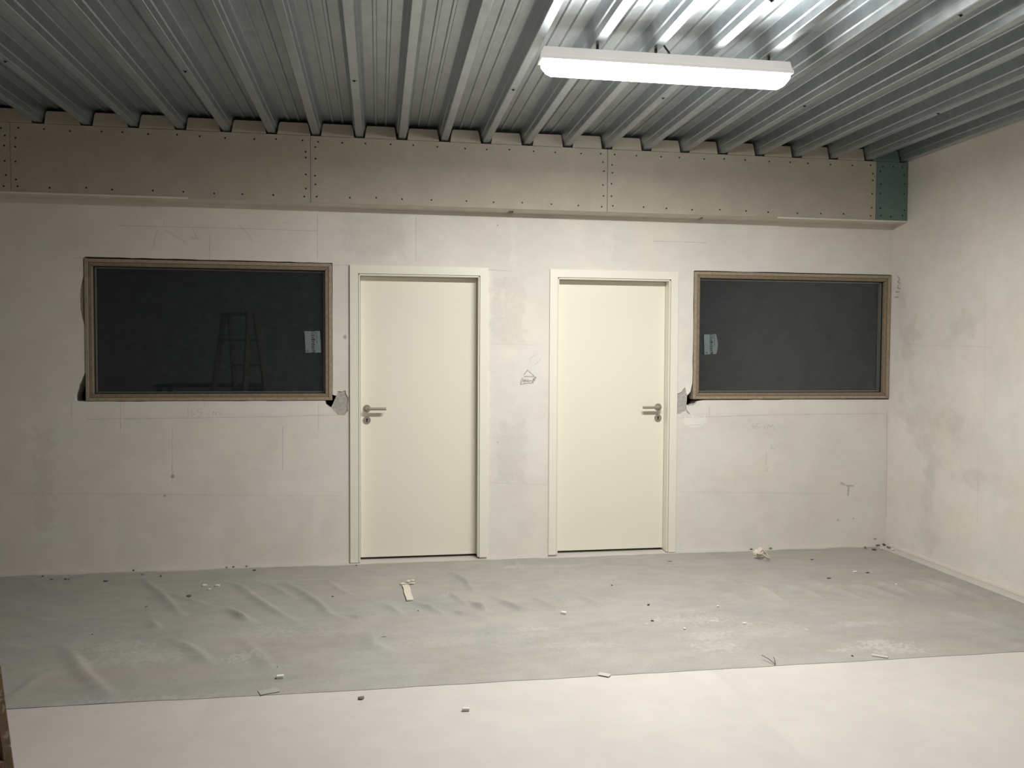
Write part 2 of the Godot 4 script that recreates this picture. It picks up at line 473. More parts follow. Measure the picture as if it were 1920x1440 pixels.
# ---------------------------------------------------------------- lamp
func make_lamp() -> void:
	var c := Vector3(2.048, 2.80, 2.03)
	var L := 0.612
	var t := base("strip_light", c)
	tag(t, "long white strip light with glowing diffuser hung under the metal deck", "light")
	var grey := plain(Color(0.84, 0.83, 0.81), 0.5)
	grey.emission_enabled = true
	grey.emission = Color(1.0, 0.985, 0.96)
	grey.emission_energy_multiplier = 0.42
	var glow := plain(Color(0.95, 0.95, 0.93), 0.4)
	glow.emission_enabled = true
	glow.emission = Color(1.0, 0.99, 0.975)
	glow.emission_energy_multiplier = 10.0
	# housing: a tray, wider at its lower rim, with sloping ends
	var st := new_st()
	var prof := [[0.050, 0.0], [0.050, 0.014], [0.044, 0.018], [0.036, 0.058]]
	var rows := []
	for q in prof:
		var e: float = L - (0.050 - q[0]) * 0.9
		rows.append([Vector3(-e, q[1], q[0]), Vector3(e, q[1], q[0]), Vector3(e, q[1], -q[0]), Vector3(-e, q[1], -q[0])])
	for i in rows.size() - 1:
		for k in 4:
			var a: Vector3 = rows[i][k]
			var b: Vector3 = rows[i][(k + 1) % 4]
			var m := (a + b) / 2.0
			face(st, [a, b, rows[i + 1][(k + 1) % 4], rows[i + 1][k]], Vector3(m.x if k % 2 == 1 else 0.0, 0.001, m.z if k % 2 == 0 else 0.0))
	face(st, rows[3], Vector3.UP)
	face(st, rows[0], Vector3.DOWN)
	put(st, "housing", grey, t)
	# diffuser: a rounded trough with tapering ends
	st = new_st()
	var n := 14
	var ends := [[-L + 0.012, 0.45], [-L + 0.03, 0.8], [-L + 0.055, 1.0], [L - 0.055, 1.0], [L - 0.03, 0.8], [L - 0.012, 0.45]]
	var grid := []
	for e in ends:
		var row := []
		for k in n + 1:
			var a := PI * k / n
			var ca := cos(a)
			var sa := sin(a)
			row.append(Vector3(e[0], -0.062 * pow(sa, 0.7) * e[1], 0.047 * signf(ca) * pow(absf(ca), 0.6) * (0.75 + 0.25 * e[1])))
		grid.append(row)
	for i in ends.size() - 1:
		for k in n:
			var m: Vector3 = grid[i][k] + grid[i + 1][k + 1]
			face(st, [grid[i][k], grid[i + 1][k], grid[i + 1][k + 1], grid[i][k + 1]], Vector3((m.x if i != 2 else 0.0) * 0.2, m.y, m.z))
	for e in [0, ends.size() - 1]:
		for k in range(1, n):
			tri(st, grid[e][0], grid[e][k], grid[e][k + 1], Vector3(-1 if e == 0 else 1, 0, 0))
	put(st, "diffuser", glow, t)
	# spring clips up to the ribs and the supply lead
	var steel := plain(Color(0.45, 0.45, 0.44), 0.35, 0.9)
	for x in [-0.42, 0.0, 0.42]:
		var rib: float = RIB0 + RIB_P * round((c.x + x - RIB0) / RIB_P) - c.x
		st = new_st()
		box(st, Vector3(rib - 0.016, 0.052, -0.03), Vector3(rib + 0.016, 0.060, 0.03), 0.002)
		box(st, Vector3(rib - 0.006, 0.058, -0.006), Vector3(rib + 0.006, DECK_Y - c.y, 0.006), 0.001)
		put(st, "mounting_clip", steel, t)
	st = new_st()
	tube(st, [Vector3(0.02, 0.055, -0.01), Vector3(0.01, 0.085, -0.015), Vector3(-0.015, 0.12, -0.02), Vector3(-0.02, 0.18, -0.02)], 0.005, 8)
	put(st, "supply_lead", plain(Color(0.33, 0.33, 0.32), 0.6), t)
	# its light: one panel under the glowing face, one at each long side
	for q in [[Vector3(0, -0.066, 0), Vector3(-PI / 2, 0, 0), Vector2(1.12, 0.085), 10.1], [Vector3(0, -0.028, 0.053), Vector3(0, PI, 0), Vector2(1.12, 0.048), 0.62], [Vector3(0, -0.028, -0.053), Vector3(0, 0, 0), Vector2(1.12, 0.048), 0.62]]:
		var a := AreaLight3D.new()
		a.name = "strip_light_glow"
		a.position = c + q[0]
		a.rotation = q[1]
		a.area_size = q[2]
		a.light_color = Color(1.0, 0.99, 0.975)
		a.light_energy = q[3]
		a.area_range = 14.0
		a.area_attenuation = 2.0
		a.shadow_enabled = true
		add_child(a, true)

# ---------------------------------------------------------------- materials
func make_materials() -> void:
	M.wall = plain(Color.WHITE, 0.85)
	M.wall.albedo_texture = tex(back_wall_image())
	M.right = plain(Color.WHITE, 0.85)
	M.right.albedo_texture = tex(right_wall_image())
	M.board = grained(Color(0.692, 0.66, 0.602), 0.85, 51, 0.02, 0.035, 0.9)
	M.green = grained(Color(0.40, 0.485, 0.445), 0.85, 53, 0.02, 0.04, 0.9)
	M.bead = plain(Color(0.86, 0.84, 0.79), 0.7)
	M.soffit = grained(Color(0.77, 0.74, 0.69), 0.85, 55, 0.02, 0.05, 1.0)
	M.floor = grained(Color(0.787, 0.765, 0.742), 0.55, 57, 0.012, 0.03, 0.45)
	M.plaster = grained(Color(0.85, 0.83, 0.80), 0.85, 59, 0.02, 0.06, 0.6)
	M.concrete = grained(Color(0.58, 0.575, 0.56), 0.9, 61, 0.02, 0.1, 0.5)
	M.rear = grained(Color(0.85, 0.84, 0.81), 0.9, 62, 0.02, 0.08, 0.5)
	M.torn = grained(Color(0.68, 0.665, 0.64), 0.95, 63, 0.03, 0.12, 4.0)
	M.foam = grained(Color(0.56, 0.52, 0.45), 0.95, 64, 0.03, 0.18, 6.0)
	M.paint = plain(Color(0.922, 0.905, 0.852), 0.38)
	M.leaf = plain(Color(0.918, 0.90, 0.84), 0.36)
	M.steel = plain(Color(0.70, 0.68, 0.63), 0.42, 0.8)
	M.black = plain(Color(0.02, 0.02, 0.02), 0.7)
	M.rubber = plain(Color(0.04, 0.04, 0.042), 0.6)
	M.wood = grained(Color(0.60, 0.55, 0.47), 0.7, 65, 0.03, 0.12, 3.0, 1.0)
	M.bead_wood = grained(Color(0.51, 0.45, 0.37), 0.65, 67, 0.03, 0.12, 3.0, 1.0)
	M.alu = plain(Color(0.55, 0.56, 0.56), 0.4, 0.8)
	var g := plain(Color(0.55, 0.66, 0.70, 0.028), 0.0)
	g.transparency = BaseMaterial3D.TRANSPARENCY_ALPHA
	M.glass = g
	M.screw = plain(Color(0.07, 0.065, 0.06), 0.5, 0.3)
	# galvanised deck: broad spangle in tone and gloss
	var z := plain(Color.WHITE, 1.0, 0.75)
	z.albedo_texture = tex(mottled(512, 512, Color(0.70, 0.73, 0.745), [[71, 0.012, 0.05, 0.4], [72, 0.06, 0.04, 1.0]]))
	z.roughness_texture = tex(mottled(512, 512, Color(0.36, 0.36, 0.36), [[73, 0.01, 0.18, 1.0], [74, 0.05, 0.12, 1.0]]))
	z.uv1_triplanar = true
	z.uv1_world_triplanar = true
	z.uv1_scale = Vector3.ONE * 0.6
	M.zinc = z

# ---------------------------------------------------------------- shell
func structure(called: String, label: String, category: String) -> Node3D:
	var o := base(called)
	tag(o, label, category, "", "structure")
	return o

func jitter(a: Vector2, b: Vector2, step: float, amp: float) -> Array:
	# points from a towards b (b left out) with a chipped line between
	var out := [a]
	var n := int((b - a).length() / step)
	var nrm := (b - a).orthogonal().normalized()
	for k in range(1, n):
		out.append(a.lerp(b, float(k) / n) + nrm * rng.randf_range(-amp, amp))
	return out

func px_list(list: Array, off: Vector2, s: float) -> Array:
	var out := []
	for q in list:
		out.append(wall_xy(off.x + q[0] / s, off.y + q[1] / s))
	return out

func make_shell() -> void:
	# floor
	var f := structure("floor", "smooth pale floor, bare in front of the grey dust sheet", "floor")
	box_part("screed", Vector3(XL - 0.2, -0.15, -0.13), Vector3(XR + 0.2, 0.0, ZR + 0.2), M.floor, f)
	# back wall with window openings, door openings and broken-out holes
	var w := structure("wall_back", "plastered wall with two doors and two windows, pencil marks and filler strips", "wall")
	var c1 := -0.4
	var c2 := 3.78
	var top := 2.98
	# left half of the left opening, from its foot to its head
	var o1 := Vector2(100, 460)
	var left_open := []
	left_open.append_array(jitter(Vector2(c1, 1.129), Vector2(-1.19, 1.129), 0.05, 0.0015))
	left_open.append_array(px_list([[205, 969], [170, 968], [138, 966], [134, 940], [140, 915], [150, 890], [156, 868], [170, 845], [184, 815], [199, 786], [201, 700], [200, 620], [199, 545], [192, 490], [178, 450], [168, 400], [165, 340], [167, 270], [176, 225], [187, 190], [186, 130], [184, 78]], o1, 3.31))
	left_open.append_array(jitter(Vector2(-1.19, 2.078), Vector2(c1, 2.074), 0.07, 0.002))
	var poly := [Vector2(XL, 0), Vector2(c1, 0)]
	poly.append_array(left_open)
	poly.append_array([Vector2(c1, 2.074), Vector2(c1, top), Vector2(XL, top)])
	var slabs := [poly]
	# middle: two doors below, window edges at both sides
	poly = [Vector2(c1, 0)]
	for d in [[0.509, 1.464], [1.908, 2.863]]:
		poly.append_array([Vector2(d[0] + 0.052, 0), Vector2(d[0] + 0.052, DOOR_H - 0.05), Vector2(d[1] - 0.052, DOOR_H - 0.05), Vector2(d[1] - 0.052, 0)])
	poly.append_array([Vector2(c2, 0), Vector2(c2, 1.125)])
	poly.append_array(jitter(Vector2(c2, 1.125), Vector2(3.16, 1.122), 0.06, 0.002))
	var o2 := Vector2(1180, 600)
	var patch2 := px_list([[705, 1040], [703, 1100], [725, 1130], [750, 1155], [722, 1150], [690, 1115], [655, 1130], [630, 1152], [580, 1152], [578, 1030], [580, 908], [610, 898], [642, 880], [662, 850], [685, 826], [694, 868], [700, 905], [715, 922]], o2, 6.545)
	poly.append_array(px_list([[905, 984], [860, 992], [832, 1000], [815, 1030], [775, 1056], [745, 1050], [722, 1054]], o2, 6.545))
	poly.append_array(patch2)
	poly.append_array(px_list([[730, 905], [742, 890], [752, 872]], o2, 6.545))
	poly.append_array(jitter(Vector2(2.983, 1.25), Vector2(2.984, 2.072), 0.08, 0.002))
	poly.append_array([Vector2(2.984, 2.072)])
	poly.append_array(jitter(Vector2(2.99, 2.074), Vector2(c2, 2.074), 0.08, 0.002))
	poly.append_array([Vector2(c2, 2.074), Vector2(c2, top), Vector2(c1, top), Vector2(c1, 2.074)])
	poly.append_array(jitter(Vector2(c1 + 0.01, 2.074), Vector2(0.392, 2.072), 0.07, 0.002))
	poly.append_array(jitter(Vector2(0.392, 2.072), Vector2(0.392, 1.22), 0.09, 0.0015))
	var patch1 := px_list([[1757, 932], [1766, 905], [1790, 908], [1812, 900], [1816, 920], [1832, 950], [1826, 1000], [1828, 1030], [1802, 1058], [1784, 1052], [1768, 1056], [1750, 1036], [1738, 1030], [1724, 1006]], o1, 3.31)
	poly.append_array(px_list([[1733, 926], [1745, 932]], o1, 3.31))
	poly.append_array(patch1)
	poly.append_array(px_list([[1706, 1000], [1692, 986], [1688, 966]], o1, 3.31))
	poly.append_array(jitter(Vector2(0.34, 1.129), Vector2(c1, 1.129), 0.06, 0.0015))
	poly.append(Vector2(c1, 1.129))
	slabs.append(poly)
	slabs.append([Vector2(c2, 0), Vector2(XR, 0), Vector2(XR, 1.122), Vector2(c2, 1.125)])
	slabs.append([Vector2(c2, 2.074), Vector2(XR, 2.074), Vector2(XR, top), Vector2(c2, top)])
	for s in slabs:
		var pv := PackedVector2Array()
		for q in s:
			if pv.size() == 0 or pv[-1].distance_to(q) > 0.0008:
				pv.append(q)
		if pv[0].distance_to(pv[-1]) < 0.0008:
			pv.remove_at(pv.size() - 1)
		var st := new_st()
		prism(st, pv, -0.13, 0.0, true)
		put(st, "wall_panel", M.wall, w)
	for q in [[patch1, "torn grey patch with ragged edge at the left window"], [patch2, "torn grey patch with ragged edge at the right window"]]:
		var st := new_st()
		prism(st, PackedVector2Array(q[0]), -0.03, -0.007)
		put(st, "exposed_plaster", M.torn, w).set_meta("label", q[1])
	var st2 := new_st()
	prism(st2, PackedVector2Array([Vector2(-1.25, 1.48), Vector2(-1.18, 1.48), Vector2(-1.18, 2.07), Vector2(-1.25, 2.07)]), -0.07, -0.004)
	put(st2, "joint_foam", M.foam, w).set_meta("label", "brown filling in the joint beside the left window")
	# right wall, its texture laid along it from the corner
	var r := structure("wall_right", "plain plastered wall at the right with damp grey patches", "wall")
	var sr := new_st()
	var a := Vector3(XR, 0, 0)
	var zz := ZR + 0.1
	var pts := [Vector3(XR, 0, -0.13), Vector3(XR, 0, zz), Vector3(XR, 3.0, zz), Vector3(XR, 3.0, -0.13)]
	var uvs := []
	for q in pts:
		uvs.append(Vector2(q.z / 4.2, (3.0 - q.y) / 3.0))
	tri(sr, pts[0], pts[1], pts[2], Vector3.LEFT, uvs[0], uvs[1], uvs[2])
	tri(sr, pts[0], pts[2], pts[3], Vector3.LEFT, uvs[0], uvs[2], uvs[3])
	var out := Vector3(0.15, 0, 0)
	quad(sr, pts[0] + out, pts[1] + out, pts[2] + out, pts[3] + out, Vector3.RIGHT)
	quad(sr, pts[0], pts[0] + out, pts[3] + out, pts[3], Vector3.FORWARD)
	quad(sr, pts[1], pts[1] + out, pts[2] + out, pts[2], Vector3.BACK)
	quad(sr, pts[2], pts[2] + out, pts[3] + out, pts[3], Vector3.UP)
	put(sr, "plaster", M.right, r)
	var l := structure("wall_left", "plastered side wall at the left, outside the picture", "wall")
	box_part("plaster", Vector3(XL - 0.15, 0, -0.13), Vector3(XL, 3.0, ZR + 0.1), M.plaster, l)
	var b := structure("wall_rear", "grey wall behind the viewer, mirrored darkly in the left window", "wall")
	box_part("masonry", Vector3(XL - 0.15, 0, ZR), Vector3(XR + 0.15, 3.0, ZR + 0.15), M.rear, b)
	# the unlit hall beyond the doors and windows
	var n := structure("wall_beyond", "deep unlit hall beyond the two windows", "wall")
	var hl := -10.0
	var hr := 14.5
	var hz := -11.5
	box_part("far_wall", Vector3(hl, 0, hz - 0.15), Vector3(hr, 3.0, hz), M.concrete, n)
	box_part("side_wall", Vector3(hl - 0.15, 0, hz), Vector3(hl, 3.0, 0.0), M.concrete, n)
	box_part("side_wall", Vector3(hr, 0, hz), Vector3(hr + 0.15, 3.0, 0.0), M.concrete, n)
	box_part("near_wall", Vector3(hl, 0, -0.13), Vector3(XL - 0.16, 3.0, 0.0), M.concrete, n)
	box_part("near_wall", Vector3(XR + 0.16, 0, -0.13), Vector3(hr, 3.0, 0.0), M.concrete, n)
	box_part("hall_floor", Vector3(hl - 0.15, -0.15, hz - 0.15), Vector3(hr + 0.15, 0.0, -0.13), M.concrete, n)
	box_part("hall_ceiling", Vector3(hl - 0.15, 3.0, hz - 0.15), Vector3(hr + 0.15, 3.15, -0.13), M.concrete, n)
	# pale edge strip left open along the foot of the right wall
	var t := structure("trim_1", "pale edge strip along the foot of the right wall", "trim")
	var ts := new_st()
	box(ts, Vector3(XR - 0.012, 0, 0.06), Vector3(XR - 0.0005, 0.022, 5.0), 0.002)
	put(ts, "edge_strip", M.bead, t)

# ---------------------------------------------------------------- ceiling
func make_ceiling() -> void:
	var c := structure("ceiling", "galvanised trapezoidal metal roof deck with ribs running towards the back wall", "ceiling")
	# one rib and one broad flange, from rib centre to rib centre
	var h := DECK_H
	var one := [[0.0, 0.0], [0.0205, 0.0], [0.0235, 0.003], [0.030, 0.034], [0.0355, 0.040], [0.046, h - 0.004], [0.050, h]]
	for g in [0.108, 0.174]:
		one.append_array([[g - 0.011, h], [g - 0.006, h - 0.009], [g + 0.006, h - 0.009], [g + 0.011, h]])
	var mir := []
	for q in [[0.050, h], [0.046, h - 0.004], [0.0355, 0.040], [0.030, 0.034], [0.0235, 0.003], [0.0205, 0.0]]:
		mir.append([RIB_P - q[0], q[1]])
	one.append_array(mir)
	var prof := []
	for k in 3:
		for q in one:
			prof.append(Vector2(q[0] + k * RIB_P, q[1]))
	prof.append(Vector2(3.0 * RIB_P, 0.0))
	var st := new_st()
	var z0 := -0.12
	var z1 := ZR + 0.1
	for k in prof.size() - 1:
		var a: Vector2 = prof[k]
		var b: Vector2 = prof[k + 1]
		if a.distance_to(b) < 1e-5:
			continue
		var n := Vector3((b - a).y, -(b - a).x, 0).normalized()
		quad(st, Vector3(a.x, a.y, z0), Vector3(b.x, b.y, z0), Vector3(b.x, b.y, z1), Vector3(a.x, a.y, z1), n)
		quad(st, Vector3(a.x, a.y + 0.0012, z0), Vector3(b.x, b.y + 0.0012, z0), Vector3(b.x, b.y + 0.0012, z1), Vector3(a.x, a.y + 0.0012, z1), -n)
	# the side lap: a narrow lip under the last rib
	box(st, Vector3(-0.019, -0.0016, z0), Vector3(0.008, 0.0, z1), 0.0)
	var sheet := st.commit()
	var ss := new_st()
	disc_z(ss, Vector3.ZERO, 0.006, 0.004, 8, 0.001)
	box(ss, Vector3(-0.0035, -0.0035, 0.004), Vector3(0.0035, 0.0035, 0.007), 0.001)
	box(ss, Vector3(-0.012, -0.0012, 0.0), Vector3(0.012, 0.0012, 0.0015), 0.0)
	var screw := ss.commit()
	for s in range(-3, 7):
		var x := RIB0 + RIB_P * (1 + 3 * s)
		var o := put_mesh(sheet, "deck_sheet", M.zinc, c)
		o.position = Vector3(x, DECK_Y, 0)
		for z in [1.33, 2.63, 3.93, 5.23]:
			var q := put_mesh(screw, "lap_screw", M.screw, o)
			q.position = Vector3(0.0, -0.0016, z)
			q.rotation.x = PI / 2
	box_part("roof_slab", Vector3(XL - 0.3, DECK_Y + DECK_H + 0.004, -0.125), Vector3(XR + 0.3, DECK_Y + DECK_H + 0.15, ZR + 0.3), M.concrete, c)

# ---------------------------------------------------------------- bulkhead
func make_bulkhead() -> void:
	var b := structure("wall_bulkhead", "boxed beam of plasterboard above the doors and windows, screw heads showing", "wall")
	var zf := BULK_Z
	var zb := BULK_Z - 0.0125
	var j := [XL + 0.01]
	for u in [[19, 290], [582, 320], [1139, 345], [1643, 355]]:
		j.append(on_z(u[0], u[1], zf).x)
	j.append(XR)
	var boards := []
	for k in 5:
		var m: Material = M.green if k == 4 else M.board
		var o := box_part("plasterboard", Vector3(j[k] + 0.0012, BULK_B, zb), Vector3(j[k + 1] - 0.0012, BULK_T, zf), m, b, 0.0015)
		if k == 4:
			o.set_meta("label", "narrow green moisture-proof board in the corner")
		boards.append(o)
	# screw heads: along the edges and beside the joints
	var ss := new_st()
	disc_z(ss, Vector3.ZERO, 0.0058, 0.0012, 8, 0.0004)
	var head := ss.commit()
	for k in 5:
		var spots := []
		var w: float = j[k + 1] - j[k]
		var n := int(w / 0.165)
		if k == 4:
			n = 2
		for e in n + 1:
			var x: float = clampf(j[k] + 0.05 + (w - 0.1) * e / n + (rng.randf_range(-0.02, 0.02) if e > 0 and e < n else 0.0), j[k] + 0.025, j[k + 1] - 0.025)
			spots.append(Vector2(x, BULK_T - 0.035 + rng.randf_range(-0.004, 0.004)))
		var nb := maxi(2, int(w / 0.2))
		for e in nb + 1:
			var x: float = j[k] + 0.04 + (w - 0.08) * e / nb + (rng.randf_range(-0.03, 0.03) if e > 0 and e < nb else 0.0)
			spots.append(Vector2(x, BULK_B + 0.04 + rng.randf_range(-0.005, 0.005)))
		for side in [j[k] + 0.032, j[k + 1] - 0.03]:
			for y in [0.10, 0.19, 0.28, 0.345]:
				spots.append(Vector2(side + rng.randf_range(-0.004, 0.004), BULK_B + y + rng.randf_range(-0.02, 0.02)))
		for s in spots:
			if s.x > -2.3:
				var q := put_mesh(head, "screw_head", M.screw, boards[k])
				q.position = Vector3(s.x, s.y, zf - 0.0002)
	# filler pieces cut to the deck profile, one between each two ribs
	for k in range(-7, 21):
		var x0 := RIB0 + RIB_P * k + 0.036 + rng.randf_range(-0.004, 0.004)
		var x1 := RIB0 + RIB_P * (k + 1) - 0.036 + rng.randf_range(-0.004, 0.004)
		var y0 := BULK_T + 0.0015
		var y1 := BULK_T + 0.082 + rng.randf_range(-0.004, 0.004)
		var i := 0.018 + rng.randf_range(-0.004, 0.004)
		var ch := 0.012
		var st := new_st()
		prism(st, PackedVector2Array([Vector2(x0, y0), Vector2(x1, y0), Vector2(x1 - i * 0.7, y1 - ch), Vector2(x1 - i, y1), Vector2(x0 + i, y1), Vector2(x0 + i * 0.6, y1 - ch)]), zb, zf - 0.001)
		put(st, "filler_piece", M.green if k == 20 else M.board, b)
	# underside with two knocked-out gaps at the wall
	var g1 := on_z(955, 400, 0.0).x
	var g2 := on_z(1309, 411, 0.0).x
	var p := PackedVector2Array([Vector2(XL, 0.0), Vector2(g1 - 0.022, 0.0), Vector2(g1 - 0.017, 0.10), Vector2(g1 + 0.017, 0.10), Vector2(g1 + 0.022, 0.0), Vector2(g2 - 0.012, 0.0), Vector2(g2 - 0.012, 0.10), Vector2(g2 + 0.006, 0.085), Vector2(g2 + 0.024, 0.0), Vector2(XR, 0.0), Vector2(XR, zb), Vector2(XL, zb)])
	var st := new_st()
	var idx := Geometry2D.triangulate_polygon(p)
	for k in range(0, idx.size(), 3):
		var q := [p[idx[k]], p[idx[k + 1]], p[idx[k + 2]]]
		for y in [0.0, 0.0125]:
			tri(st, Vector3(q[0].x, BULK_B + y, q[0].y), Vector3(q[1].x, BULK_B + y, q[1].y), Vector3(q[2].x, BULK_B + y, q[2].y), Vector3.DOWN if y == 0.0 else Vector3.UP)
	for k in p.size():
		var a := p[k]
		var c := p[(k + 1) % p.size()]
		var n := Vector3((c - a).y, 0, -(c - a).x).normalized()
		quad(st, Vector3(a.x, BULK_B, a.y), Vector3(c.x, BULK_B, c.y), Vector3(c.x, BULK_B + 0.0125, c.y), Vector3(a.x, BULK_B + 0.0125, a.y), n)
	put(st, "soffit_board", M.soffit, b)
	# white corner beads still standing proud on two stretches of the lower edge
	for s in [[XL + 0.02, on_z(352, 372, zf).x], [on_z(1458, 405, zf).x, XR - 0.003]]:
		var sb := new_st()
		box(sb, Vector3(s[0], BULK_B - 0.004, zf - 0.012), Vector3(s[1], BULK_B + 0.007, zf + 0.004), 0.002)
		put(sb, "corner_bead", M.bead, b).set_meta("label", "white corner bead")

# ---------------------------------------------------------------- doors
func make_door(called: String, xl: float, xr: float, way: float, label: String) -> void:
	var d := structure(called, label, "door")
	var cw := 0.056
	var zc := 0.015
	var h := DOOR_H
	var y0 := 0.004
	for s in [0, 1]:
		# upright casing board, its bead and the jamb lining behind
		var x := xl if s == 0 else xr
		var k := 1.0 if s == 0 else -1.0
		var st := new_st()
		var yb := y0 if not (s == 1 and way > 0.0 or s == 0 and way < 0.0) else 0.014
		var mitre := [Vector2(x, yb), Vector2(x + k * cw, yb), Vector2(x + k * cw, h - cw), Vector2(x, h)]
		prism(st, PackedVector2Array(mitre), 0.0005, zc)
		put(st, "casing_board", M.paint, d)
		var lo := minf(x + k * (cw + 0.003), x + k * 0.068)
		var hi := maxf(x + k * (cw + 0.003), x + k * 0.068)
		box_part("stop_bead", Vector3(lo, yb, -0.02), Vector3(hi, h - cw - 0.003, 0.009), M.paint, d, 0.002)
		lo = minf(x + k * 0.053, x + k * 0.067)
		hi = maxf(x + k * 0.053, x + k * 0.067)
		box_part("jamb_lining", Vector3(lo, yb, -0.128), Vector3(hi, h - 0.06, 0.0), M.paint, d, 0.001)
	var st := new_st()
	prism(st, PackedVector2Array([Vector2(xl, h), Vector2(xl + cw, h - cw), Vector2(xr - cw, h - cw), Vector2(xr, h)]), 0.0005, zc)
	put(st, "casing_head", M.paint, d)
	box_part("stop_bead", Vector3(xl + cw + 0.003, h - 0.068, -0.02), Vector3(xr - cw - 0.003, h - cw - 0.003, 0.009), M.paint, d, 0.002)
	box_part("jamb_lining", Vector3(xl + 0.053, h - 0.067, -0.128), Vector3(xr - 0.053, h - 0.053, 0.0), M.paint, d, 0.001)
	# the leaf, set back in its lining and held clear of the floor
	var zl := -0.078
	var leaf := box_part("door_leaf", Vector3(xl + 0.0685, 0.017, zl - 0.04), Vector3(xr - 0.0685, h - 0.069, zl), M.leaf, d, 0.0015)
	# lever handle on a round rose, keyhole rose below
	var hx := on_z(688.0 if way > 0.0 else 1233.5, 766.0 if way > 0.0 else 763.0, zl)
	var c := Vector3(hx.x, hx.y, zl)
	st = new_st()
	disc_z(st, c, 0.0265, 0.009, 28, 0.002)
	disc_z(st, c + Vector3(0, 0, 0.009), 0.0125, 0.006, 20, 0.001)
	put(st, "handle_rose", M.steel, leaf)
	st = new_st()
	var stem := []
	for k in 7:
		var a := PI / 2 * k / 6
		stem.append(c + Vector3(way * 0.014 * (1.0 - cos(a)), 0, 0.041 + 0.014 * sin(a)))
	stem.push_front(c + Vector3(0, 0, 0.006))
	stem.append(c + Vector3(way * 0.133, 0.0, 0.055))
	tube(st, stem, 0.0104, 16)
	put(st, "lever", M.steel, leaf)
	var e := c + Vector3(0, -0.081, 0)
	st = new_st()
	disc_z(st, e, 0.0265, 0.009, 28, 0.002)
	put(st, "keyhole_rose", M.steel, leaf)
	st = new_st()
	disc_z(st, e + Vector3(0, 0.006, 0.0088), 0.006, 0.0008, 14)
	box(st, e + Vector3(-0.0036, -0.013, 0.0088), e + Vector3(0.0036, 0.006, 0.0096), 0.0)
	put(st, "keyhole", M.black, leaf)

# ---------------------------------------------------------------- windows
func ring_bars(called: String, x0: float, x1: float, y0: float, y1: float, w: float, zb: float, zf: float, m: Material, parent: Node, c := 0.002) -> void:
	# four mitred bars round a rectangle
	var O := [Vector2(x0, y0), Vector2(x1, y0), Vector2(x1, y1), Vector2(x0, y1)]
	var I := [Vector2(x0 + w, y0 + w), Vector2(x1 - w, y0 + w), Vector2(x1 - w, y1 - w), Vector2(x0 + w, y1 - w)]
	var mid := Vector2((x0 + x1) / 2, (y0 + y1) / 2)
	for k in 4:
		var l := (k + 1) % 4
		var st := new_st()
		var inn: Vector2 = (mid - (O[k] + O[l]) / 2.0).normalized()
		var inw := Vector3(inn.x, inn.y, 0)
		if absf(inn.x) > absf(inn.y):
			inw = Vector3(signf(inn.x), 0, 0)
		else:
			inw = Vector3(0, signf(inn.y), 0)
		var ch := Vector3(0, 0, -c)
		var A := Vector3(O[k].x, O[k].y, zf)
		var B := Vector3(O[l].x, O[l].y, zf)
		var C := Vector3(I[l].x, I[l].y, zf)
		var D := Vector3(I[k].x, I[k].y, zf)
		var bk := Vector3(0, 0, zb - zf)
		face(st, [A + inw * c, B + inw * c, C - inw * c, D - inw * c], Vector3.BACK)
		face(st, [A + ch, B + ch, B + inw * c, A + inw * c], Vector3.BACK - inw)
		face(st, [D - inw * c, C - inw * c, C + ch, D + ch], Vector3.BACK + inw)
		face(st, [A + ch, B + ch, B + bk, A + bk], -inw)
		face(st, [D + ch, C + ch, C + bk, D + bk], inw)
		face(st, [A + bk, B + bk, C + bk, D + bk], Vector3.FORWARD)
		put(st, called, m, parent)

